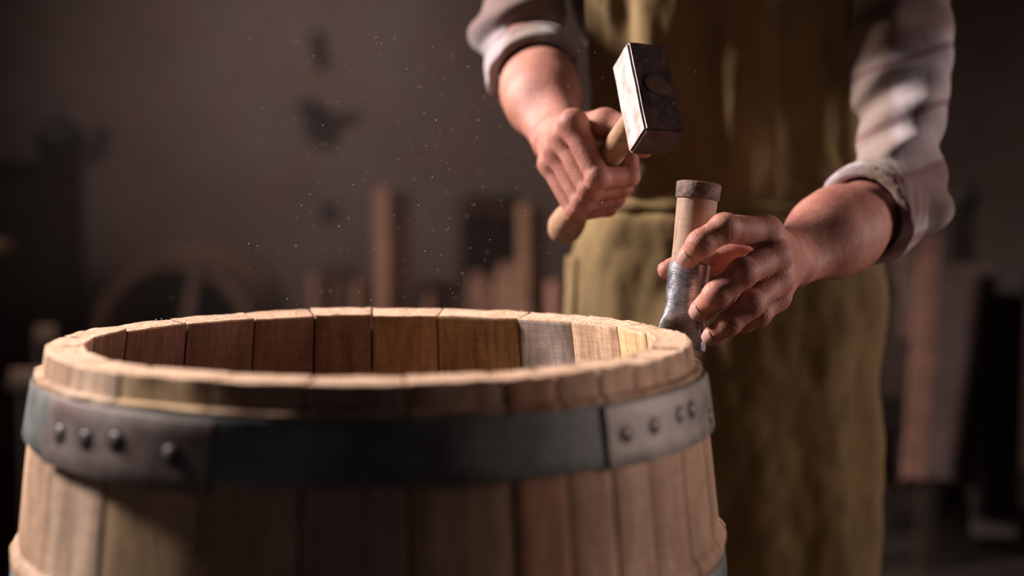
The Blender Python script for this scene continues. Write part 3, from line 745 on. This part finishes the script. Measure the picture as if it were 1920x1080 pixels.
# socket: round above, flattening into a square-edged foot
sx = Vector((1, 0, 0)); sx = (sx - DX * sx.dot(DX)).normalized(); sy = DX.cross(sx)
rows = []
for (s, r, q, wx, wy) in ((.0765, .0160, 0, 0, 0), (.0768, .0196, 0, 0, 0), (.0775, .0202, 0, 0, 0), (.085, .0201, 0, 0, 0), (.10, .0197, 0, 0, 0), (.112, .0194, 0, 0, 0), (.120, .0192, .10, .020, .018), (.127, .0190, .45, .0205, .016), (.134, .019, .85, .0215, .0145), (.142, .019, 1, .0220, .0125), (DL - .001, .019, 1, .0225, .0105), (DL, .019, 1, .0215, .0095)):
    row = []
    for k in range(64):
        a = 2 * math.pi * k / 64; cx_, cy_ = math.cos(a), math.sin(a)
        c_ = Vector((cx_ * r, cy_ * r))
        if q > 0:
            m_ = (abs(cx_) ** 8 + abs(cy_) ** 8) ** (-1 / 8)
            sq = Vector((cx_ * m_ * wx, cy_ * m_ * wy)); c_ = c_.lerp(sq, q)
        rr = 1 + 0.010 * noise.noise(Vector((cx_ * 3, cy_ * 3, s * 90)))
        row.append(DT + DX * s + Matrix.Rotation(R(18), 3, DX) @ (sx * c_.x + sy * c_.y) * rr)
    rows.append(row)
me = grid_mesh('socket', rows, close_u=True); n_ = len(rows)
bm = bmesh.new(); bm.from_mesh(me); bm.verts.ensure_lookup_table()
bm.faces.new([bm.verts[(n_ - 1) * 64 + k] for k in range(64)]); bmesh.ops.recalc_face_normals(bm, faces=bm.faces); bm.to_mesh(me); bm.free()
me.set_sharp_from_angle(angle=R(30)); o = link('steel_foot', me, M_SOCK); rel(o, drv)

# ------------------------------------------------------------------ background
def bgbox(name, px0, px1, py0, py1, d, depth, col, label, cat, mat=None, rz=0, group=None):
    a = W(px0, py0, d); b = W(px1, py1, d)
    z1 = a.z; z0 = b.z
    return (a.x + b.x) / 2, (b.x - a.x), (z0 + z1) / 2, (z1 - z0)
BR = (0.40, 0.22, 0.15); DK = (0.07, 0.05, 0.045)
def board(a, b, w, t_, col, label, roll=0.0, group=None, name='wooden_board', cat='board'):
    o = beam(name, a, b, w, t_, M_TIMBER, None, col, 0.004, roll)
    return tag(o, label, cat, group)
def ground(p): return Vector((p.x, p.y, 0.0))
# tall cupboard at the left
cb = tag(empty('cupboard', (0, 0, 0)), 'tall dark wooden cupboard against the wall at far left', 'cupboard')
x1 = W(160, 300, 4.86).x; zt = W(100, 312, 4.3).z; x0 = x1 - 0.62; cb.location = ((x0 + x1) / 2, 4.6, 0)
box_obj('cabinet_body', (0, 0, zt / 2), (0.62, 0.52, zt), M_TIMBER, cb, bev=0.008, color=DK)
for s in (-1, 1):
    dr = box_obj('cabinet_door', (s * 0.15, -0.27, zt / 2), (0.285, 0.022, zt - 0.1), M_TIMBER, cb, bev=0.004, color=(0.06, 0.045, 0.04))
    box_obj('door_knob', (s * 0.03, -0.29, zt * .55), (0.02, 0.03, 0.02), M_BLACK, dr, bev=0.005)
box_obj('cornice', (0, -0.01, zt + 0.015), (0.66, 0.56, 0.03), M_TIMBER, cb, bev=0.006, color=DK)
# iron kettle-like pot on the cupboard
pp = W(118, 300, 4.5)
pot = tag(empty('iron_pot', (pp.x, 4.5, zt + 0.03)), 'dark round iron pot standing on top of the tall cupboard', 'pot')
lathe('pot_body', [(0, .045), (.005, .06), (.03, .078), (.06, .080), (.085, .07), (.095, .055), (.10, .058), (.104, .052)], (0, 0, 0), (0, 0, 1), M_BLACK, pot, 28)
lathe('lid', [(.102, .054), (.112, .045), (.118, .02), (.124, .009), (.132, .011), (.138, .006)], (0, 0, 0), (0, 0, 1), M_BLACK, pot, 24)
# workbench end at the very left edge
zb = W(0, 458, 3.5).z; xb = W(27, 460, 3.7).x
wb = tag(empty('workbench', (xb - 0.35, 3.45, 0)), 'dark workbench at the left edge of the picture with a pale table edge', 'workbench')
box_obj('bench_top', (0, 0, zb - 0.012), (0.70, 0.45, 0.024), M_TIMBER, wb, bev=0.003, color=(0.55, 0.38, 0.22))
for sx_ in (-1, 1):
    for sy_ in (-1, 1): box_obj('leg', (sx_ * 0.31, sy_ * 0.19, (zb - 0.024) / 2), (0.05, 0.05, zb - 0.024), M_TIMBER, wb, bev=0.003, color=DK)
box_obj('back_panel', (0, 0.17, zb / 2 - .02), (0.62, 0.015, zb - .12), M_TIMBER, wb, bev=0.002, color=(.05, .04, .035))
box_obj('front_panel', (0, -0.19, zb / 2 - .02), (0.66, 0.015, zb - .10), M_TIMBER, wb, bev=0.002, color=(.05, .04, .035))
# low offcuts beside the bench
for (px, py, L, lab) in ((42, 629, .045, 'small pale block end on the upper rail left of the barrel'), (40, 703, .085, 'longer pale block end on the lower rail left of the barrel')):
    w = W(px, py, 3.05)
    st = tag(empty('wooden_stand', (w.x, w.y, 0)), 'low dark stand under the ' + lab.split(' on ')[0] + (' (upper)' if 'upper' in lab else ' (lower)'), 'stand')
    zz = w.z - 0.02
    box_obj('stand_top', (0, 0.06 if 'lower' in lab else 0.16, zz - 0.01), (L + .01, 0.03, 0.02), M_TIMBER, st, bev=.002, color=DK)
    for sx_ in (-1, 1): box_obj('leg', (sx_ * .018, 0.06 if 'lower' in lab else 0.16, (zz - .02) / 2), (0.015, 0.025, zz - .02), M_TIMBER, st, bev=.002, color=DK)
    tag(box_obj('wooden_block', (w.x, w.y + (0.06 if 'lower' in lab else 0.16), zz + 0.0115), (L, 0.022, 0.023), M_TIMBER, bev=.002, color=(.17, .11, .08)), lab.replace('on the upper rail', 'on the taller stand').replace('on the lower rail', 'on the lower stand'), 'block')
# empty barrel lying on its side
c0 = W(325, 640, 4.35); BRr = 0.252
bl = tag(empty('barrel', (c0.x, c0.y, 0)), 'open empty barrel lying on its side against the wall, round dark mouth forward', 'barrel')
cz = c0.z; nst = 22
for k in range(nst):
    a0 = 2 * math.pi * k / nst; a1 = 2 * math.pi * (k + 1) / nst - 0.006; V = []
    prof = [(0, BRr - .03), (0, BRr), (.12, BRr + .02), (.3, BRr + .03), (.5, BRr + .02), (.62, BRr), (.62, BRr - .03), (.5, BRr - .01), (.3, BRr), (.12, BRr - .01)]
    for a in (a0, (a0 + a1) / 2, a1):
        for (s, r) in prof: V.append((r * math.cos(a), s, cz + r * math.sin(a)))
    m = len(prof); Fs = []
    for i in (0, 1):
        for j in range(m): Fs.append((i * m + j, i * m + (j + 1) % m, (i + 1) * m + (j + 1) % m, (i + 1) * m + j))
    Fs.append(tuple(range(m))[::-1]); Fs.append(tuple(2 * m + j for j in range(m)))
    link('stave', mesh_np('stave', V, Fs, False), M_TIMBER, bl, (0.46, 0.29, 0.22))
for s0 in (0.02, 0.14, 0.42, 0.56):
    r = BRr + .004 + (0.016 if .1 < s0 < .5 else 0.004)
    lathe('hoop', [(s0, r - .01), (s0, r + .002), (s0 + .035, r + .004), (s0 + .035, r - .01)], (0, 0, cz), (0, 1, 0), M_BLACK, bl, 48, caps=False)
lathe('head', [(.58, .235), (.60, .235)], (0, 0, cz), (0, 1, 0), M_TIMBER, bl, 40, color=(.10, .07, .055))
hz = cz - BRr - 0.03
cr = tag(empty('trestle', (c0.x, c0.y + .3, 0)), 'low dark trestle carrying the barrel that lies on its side', 'trestle')
for s in (-1, 1):
    box_obj('cross_beam', (0, s * .17, hz - 0.022), (0.5, 0.06, 0.05), M_TIMBER, cr, color=DK)
    for q in (-1, 1): box_obj('leg', (q * .2, s * .17, (hz - .045) / 2), (0.06, 0.06, hz - .045), M_TIMBER, cr, color=DK)
    for q in (-1, 1): box_obj('chock', (q * .13, s * .17, hz + .018), (0.05, 0.05, 0.03), M_TIMBER, cr, color=DK)
a = W(371, 490, 4.15); b = W(348, 640, 4.1); dd = (b - a)
board(a - dd * 0.0, ground(a + dd * 3.8) + V3(0.0, -0.02, 0), 0.034, 0.02, (0.26, 0.16, 0.13), 'thin stick leaning in front of the round mouth of the lying barrel', name='wooden_stick', cat='stick')
# square post and timbers in the middle
pt_ = W(735, 356, 4.2)
post = beam('wooden_post', (pt_.x, pt_.y, 0), (pt_.x, pt_.y, pt_.z), 0.082, 0.082, M_TIMBER, None, (0.66, 0.38, 0.29), 0.005, R(35))
tag(post, 'tall square wooden post left of the hammer hand, tallest of the background timbers', 'post')
def crate(px0, px1, py, d, dep, col, label):
    a = W(px0, py, d); b = W(px1, py, d); w = b.x - a.x; h = a.z
    c = tag(empty('wooden_crate', ((a.x + b.x) / 2, a.y + dep / 2, 0)), label, 'crate')
    n = max(3, int(h / 0.13))
    for k in range(n):
        zc = h * (k + .5) / n
        box_obj('slat', (0, -dep / 2, zc), (w, 0.016, h / n - .012), M_TIMBER, c, bev=.002, color=col)
        box_obj('slat', (0, dep / 2, zc), (w, 0.016, h / n - .012), M_TIMBER, c, bev=.002, color=col)
        for s in (-1, 1): box_obj('slat', (s * (w / 2 - .008), 0, zc), (0.016, dep - .016, h / n - .012), M_TIMBER, c, bev=.002, color=col)
    for s in (-1, 1):
        for q in (-1, 1): box_obj('corner_post', (s * (w / 2 - .03), q * (dep / 2 - .025), h / 2), (0.03, 0.03, h - .01), M_TIMBER, c, bev=.002, color=col)
    box_obj('lid', (0, 0, h + .008), (w + .01, dep + .01, .015), M_TIMBER, c, bev=.002, color=(col[0] * .6, col[1] * .6, col[2] * .6))
    return c
crate(590, 655, 522, 4.25, .22, (0.20, 0.11, 0.085), 'dark slatted crate left of the tall square post')
crate(782, 862, 545, 4.30, .16, (0.18, 0.11, 0.085), 'dark low slatted crate right of the tall square post')
# upright short stakes, and bars standing in for lit box edges
def stake(px, top, d, w, col, label, lean=0.0, roll=R(38), y2=0.0):
    a = W(px, top, d); board(V3(a.x + lean, a.y + y2, 0), a, w, w * .8, col, label, roll, name='wooden_stake', cat='stake')
stake(597, 514, 4.12, .040, (0.46, 0.26, 0.19), 'short reddish bar painted as the lit left edge of the slatted crate')  # added bar: the crate's lit edge put into a brighter colour
stake(680, 525, 4.05, .045, (0.38, 0.20, 0.14), 'short reddish bar painted as a lit box edge just left of the tall square post')  # added bar, its brighter colour stands for a lit box edge
stake(814, 548, 4.1, .045, (0.36, 0.20, 0.15), 'short brown stake in front of the low crate right of the tall post')
stake(996, 385, 4.28, .066, (0.68, 0.40, 0.26), 'tall amber stake beside the dark box back', 0)
stake(1048, 528, 3.9, .055, (0.55, 0.30, 0.23), 'short stake next to the apron on the left')
# dark cabinet/back of a cooper's chair between the post and the amber stake
a = W(872, 405, 4.78); b = W(972, 500, 4.78)
ch = tag(empty('wooden_chair', ((a.x + b.x) / 2, a.y, 0)), 'dark high backed wooden chair behind the leaning staves', 'chair')
wch = b.x - a.x
box_obj('backrest', (0, 0, (a.z + b.z) / 2 + .02), (wch, 0.03, a.z - b.z + .10), M_TIMBER, ch, bev=.004, color=(.07, .045, .04))
box_obj('top_rail', (-0.01, -.01, a.z + 0.02), (wch + 0.07, 0.045, 0.030), M_TIMBER, ch, Matrix.Rotation(R(7), 3, 'Y'), bev=.004, color=(.22, .13, .10))
box_obj('seat', (0, -0.18, .52), (wch + .04, .36, .03), M_TIMBER, ch, bev=.004, color=(.09, .06, .05))
for s in (-1, 1):
    box_obj('leg', (s * wch / 2, 0, (a.z) / 2), (.035, .035, a.z), M_TIMBER, ch, bev=.004, color=(.09, .06, .05))
    box_obj('leg', (s * wch / 2, -.33, .25), (.035, .035, .5), M_TIMBER, ch, bev=.004, color=(.09, .06, .05))
# leaning staves, fanned
LB = ['widest leaning stave, left one of the pair with rounded tops', 'leaning stave with rounded top right of the middle of the fan', 'narrow leaning stave between the two wide ones', 'leaning stave at the right end of the fan', 'dark stave at the left end of the fan']
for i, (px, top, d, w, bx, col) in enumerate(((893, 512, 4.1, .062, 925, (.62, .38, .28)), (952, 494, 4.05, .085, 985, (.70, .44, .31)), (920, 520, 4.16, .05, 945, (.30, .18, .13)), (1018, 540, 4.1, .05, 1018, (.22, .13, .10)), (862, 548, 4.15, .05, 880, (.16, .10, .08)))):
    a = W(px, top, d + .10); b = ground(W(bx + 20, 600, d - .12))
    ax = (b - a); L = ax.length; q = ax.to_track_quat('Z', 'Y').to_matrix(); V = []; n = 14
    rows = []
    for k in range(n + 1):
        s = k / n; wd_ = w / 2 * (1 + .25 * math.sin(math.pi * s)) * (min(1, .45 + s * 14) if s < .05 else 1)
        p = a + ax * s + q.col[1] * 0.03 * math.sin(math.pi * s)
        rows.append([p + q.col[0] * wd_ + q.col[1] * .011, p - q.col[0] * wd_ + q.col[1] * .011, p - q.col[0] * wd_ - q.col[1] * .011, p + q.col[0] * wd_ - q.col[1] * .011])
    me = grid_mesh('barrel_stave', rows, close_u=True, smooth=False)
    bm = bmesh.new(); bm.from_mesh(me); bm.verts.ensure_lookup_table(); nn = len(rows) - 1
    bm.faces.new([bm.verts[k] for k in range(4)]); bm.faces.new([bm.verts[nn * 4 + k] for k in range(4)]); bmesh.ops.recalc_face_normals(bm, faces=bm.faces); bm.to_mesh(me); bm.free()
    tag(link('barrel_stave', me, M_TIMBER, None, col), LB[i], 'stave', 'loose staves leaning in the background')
# right side: leaning planks
def plank(pxt, pyt, dt, pxb, pyb, db, w, col, label, roll=0.0, tk=.03):
    a = W(pxt, pyt, dt); b = W(pxb, pyb, db)
    if b.z < 0.02: b = a + (b - a) * ((a.z - 0.012) / (a.z - b.z))
    return board(b, a, w, tk, col, label, roll, name='wooden_plank', cat='plank')
plank(1746, 448, 3.35, 1712, 905, 3.05, .048, (0.20, 0.105, 0.085), 'reddish plank leaning right of the apron, the brightest plank there', R(10), .04)
plank(1697, 470, 3.6, 1712, 640, 3.5, .05, (0.17, 0.11, 0.085), 'narrow plank half hidden behind the edge of the apron', R(0))
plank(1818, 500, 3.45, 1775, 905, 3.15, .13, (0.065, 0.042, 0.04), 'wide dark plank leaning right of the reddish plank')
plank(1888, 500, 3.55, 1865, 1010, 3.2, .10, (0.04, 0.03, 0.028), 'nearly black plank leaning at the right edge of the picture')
tp = W(1775, 912, 3.1)
tr = tag(empty('trestle_table', (tp.x + .06, tp.y + 1.0, 0)), 'low dark trestle table behind the foot of the planks at the lower right', 'trestle')
box_obj('table_top', (0, .02, tp.z - .02), (.36, .5, .04), M_TIMBER, tr, color=(.03, .022, .02))
for s in (-1, 1):
    for q in (-1, 1): box_obj('leg', (s * .14, .02 + q * .2, (tp.z - .04) / 2), (.04, .04, tp.z - .04), M_TIMBER, tr, color=DK)
pk = W(1808, 352, 4.0)
hg = tag(empty('standing_tool', (pk.x, pk.y, 0)), 'dark long handled tool standing upright behind the planks at right', 'tool')
beam('tool_handle', (-.01, 0, 0), (-.01, 0, pk.z - .02), .075, .05, M_TIMBER, hg, (.05, .04, .035), .01)
lathe('tool_head', [(-.03, .03), (-.02, .036), (.0, .038), (.02, .036), (.03, .028)], (0, 0, pk.z - .03), (1, 0, .2), M_BLACK, hg, 20)

rk = W(1800, 545, 3.62)
rck = tag(empty('wooden_rack', (rk.x, rk.y, 0)), 'dark two post rack that the planks at the right lean against', 'rack')
for s_ in (-1, 1): box_obj('post', (s_ * .24, .03, rk.z / 2 + .02), (.035, .04, rk.z + .04), M_TIMBER, rck, bev=.003, color=(.03, .024, .022))
box_obj('cross_rail', (0, 0, rk.z), (.56, .03, .045), M_TIMBER, rck, bev=.003, color=(.035, .026, .024))
# ------------------------------------------------------------------ sawdust in the air
V = []; Fs = []
def speck(c, s):
    k = len(V); q = Matrix.Rotation(rng.random() * 6, 3, Vector(rng.normal(size=3)).normalized())
    for p in ((1, 0, 0), (-1, 0, 0), (0, 1, 0), (0, -1, 0), (0, 0, 1.6), (0, 0, -1.6)): V.append(c + q @ (Vector(p) * s))
    for f in ((0, 2, 4), (2, 1, 4), (1, 3, 4), (3, 0, 4), (2, 0, 5), (1, 2, 5), (3, 1, 5), (0, 3, 5)): Fs.append(tuple(k + x for x in f))
for _ in range(420):
    px = rng.normal(800, 230); py = rng.uniform(60, 575); d = rng.uniform(1.2, 1.75)
    if not (150 < px < 1330): continue
    speck(W(px, py, d), rng.uniform(.00016, .00046))
for _ in range(160):
    a = rng.uniform(0, 2 * math.pi); r = rng.uniform(.246, .268)
    speck(V3(BC.x + r * math.sin(a), BC.y + r * math.cos(a), RIM + .0010 - max(0, math.cos(a)) * .0055 * (.2712 - r) / .029 - .0004), rng.uniform(.0003, .0009))
tag(link('sawdust', mesh_np('sawdust', V, Fs, False), M_DUST), 'fine sawdust flying above the barrel and lying on its rim', 'sawdust', kind='stuff')

# ------------------------------------------------------------------ dust haze hanging in the light
t = NT('dust_haze'); t.t.nodes.remove(t.b)
pv = t.n('ShaderNodeVolumePrincipled'); pv.inputs['Color'].default_value = (0.85, 0.72, 0.70, 1); pv.inputs['Anisotropy'].default_value = 0.0
vv = t.coord((1, 1, 0.8)); nz_ = t.noise(vv, 1.7, 3, 0.55, 0.6)
dens = t.ramp(nz_, [(0.40, (0, 0, 0)), (0.75, (1, 1, 1))])
tc = t.n('ShaderNodeTexCoord'); sb = t.n('ShaderNodeVectorMath', operation='SUBTRACT'); t.l(tc.outputs['Object'], sb.inputs[0]); sb.inputs[1].default_value = (-0.40, 3.5, 1.15)
ml = t.n('ShaderNodeVectorMath', operation='MULTIPLY'); t.l(sb.outputs[0], ml.inputs[0]); ml.inputs[1].default_value = (0.85, 0.8, 1.05)
le = t.n('ShaderNodeVectorMath', operation='LENGTH'); t.l(ml.outputs[0], le.inputs[0])
fall = t.ramp(le.outputs['Value'], [(0.05, (1, 1, 1)), (0.95, (0, 0, 0))], 'EASE')
t.l(t.math('MULTIPLY', fall, t.math('MULTIPLY_ADD', dens, 0.075, 0.02)), pv.inputs['Density']); t.l(pv.outputs[0], t.out.inputs['Volume'])
haze = box_obj('dust_haze', (-0.3, 3.55, 1.3), (3.4, 2.6, 2.2), t.m, bev=0)
tag(haze, 'thin smoky dust haze hanging in front of the back wall', 'haze', kind='stuff')
scn.cycles.volume_step_rate = 2.0; scn.cycles.volume_max_steps = 64
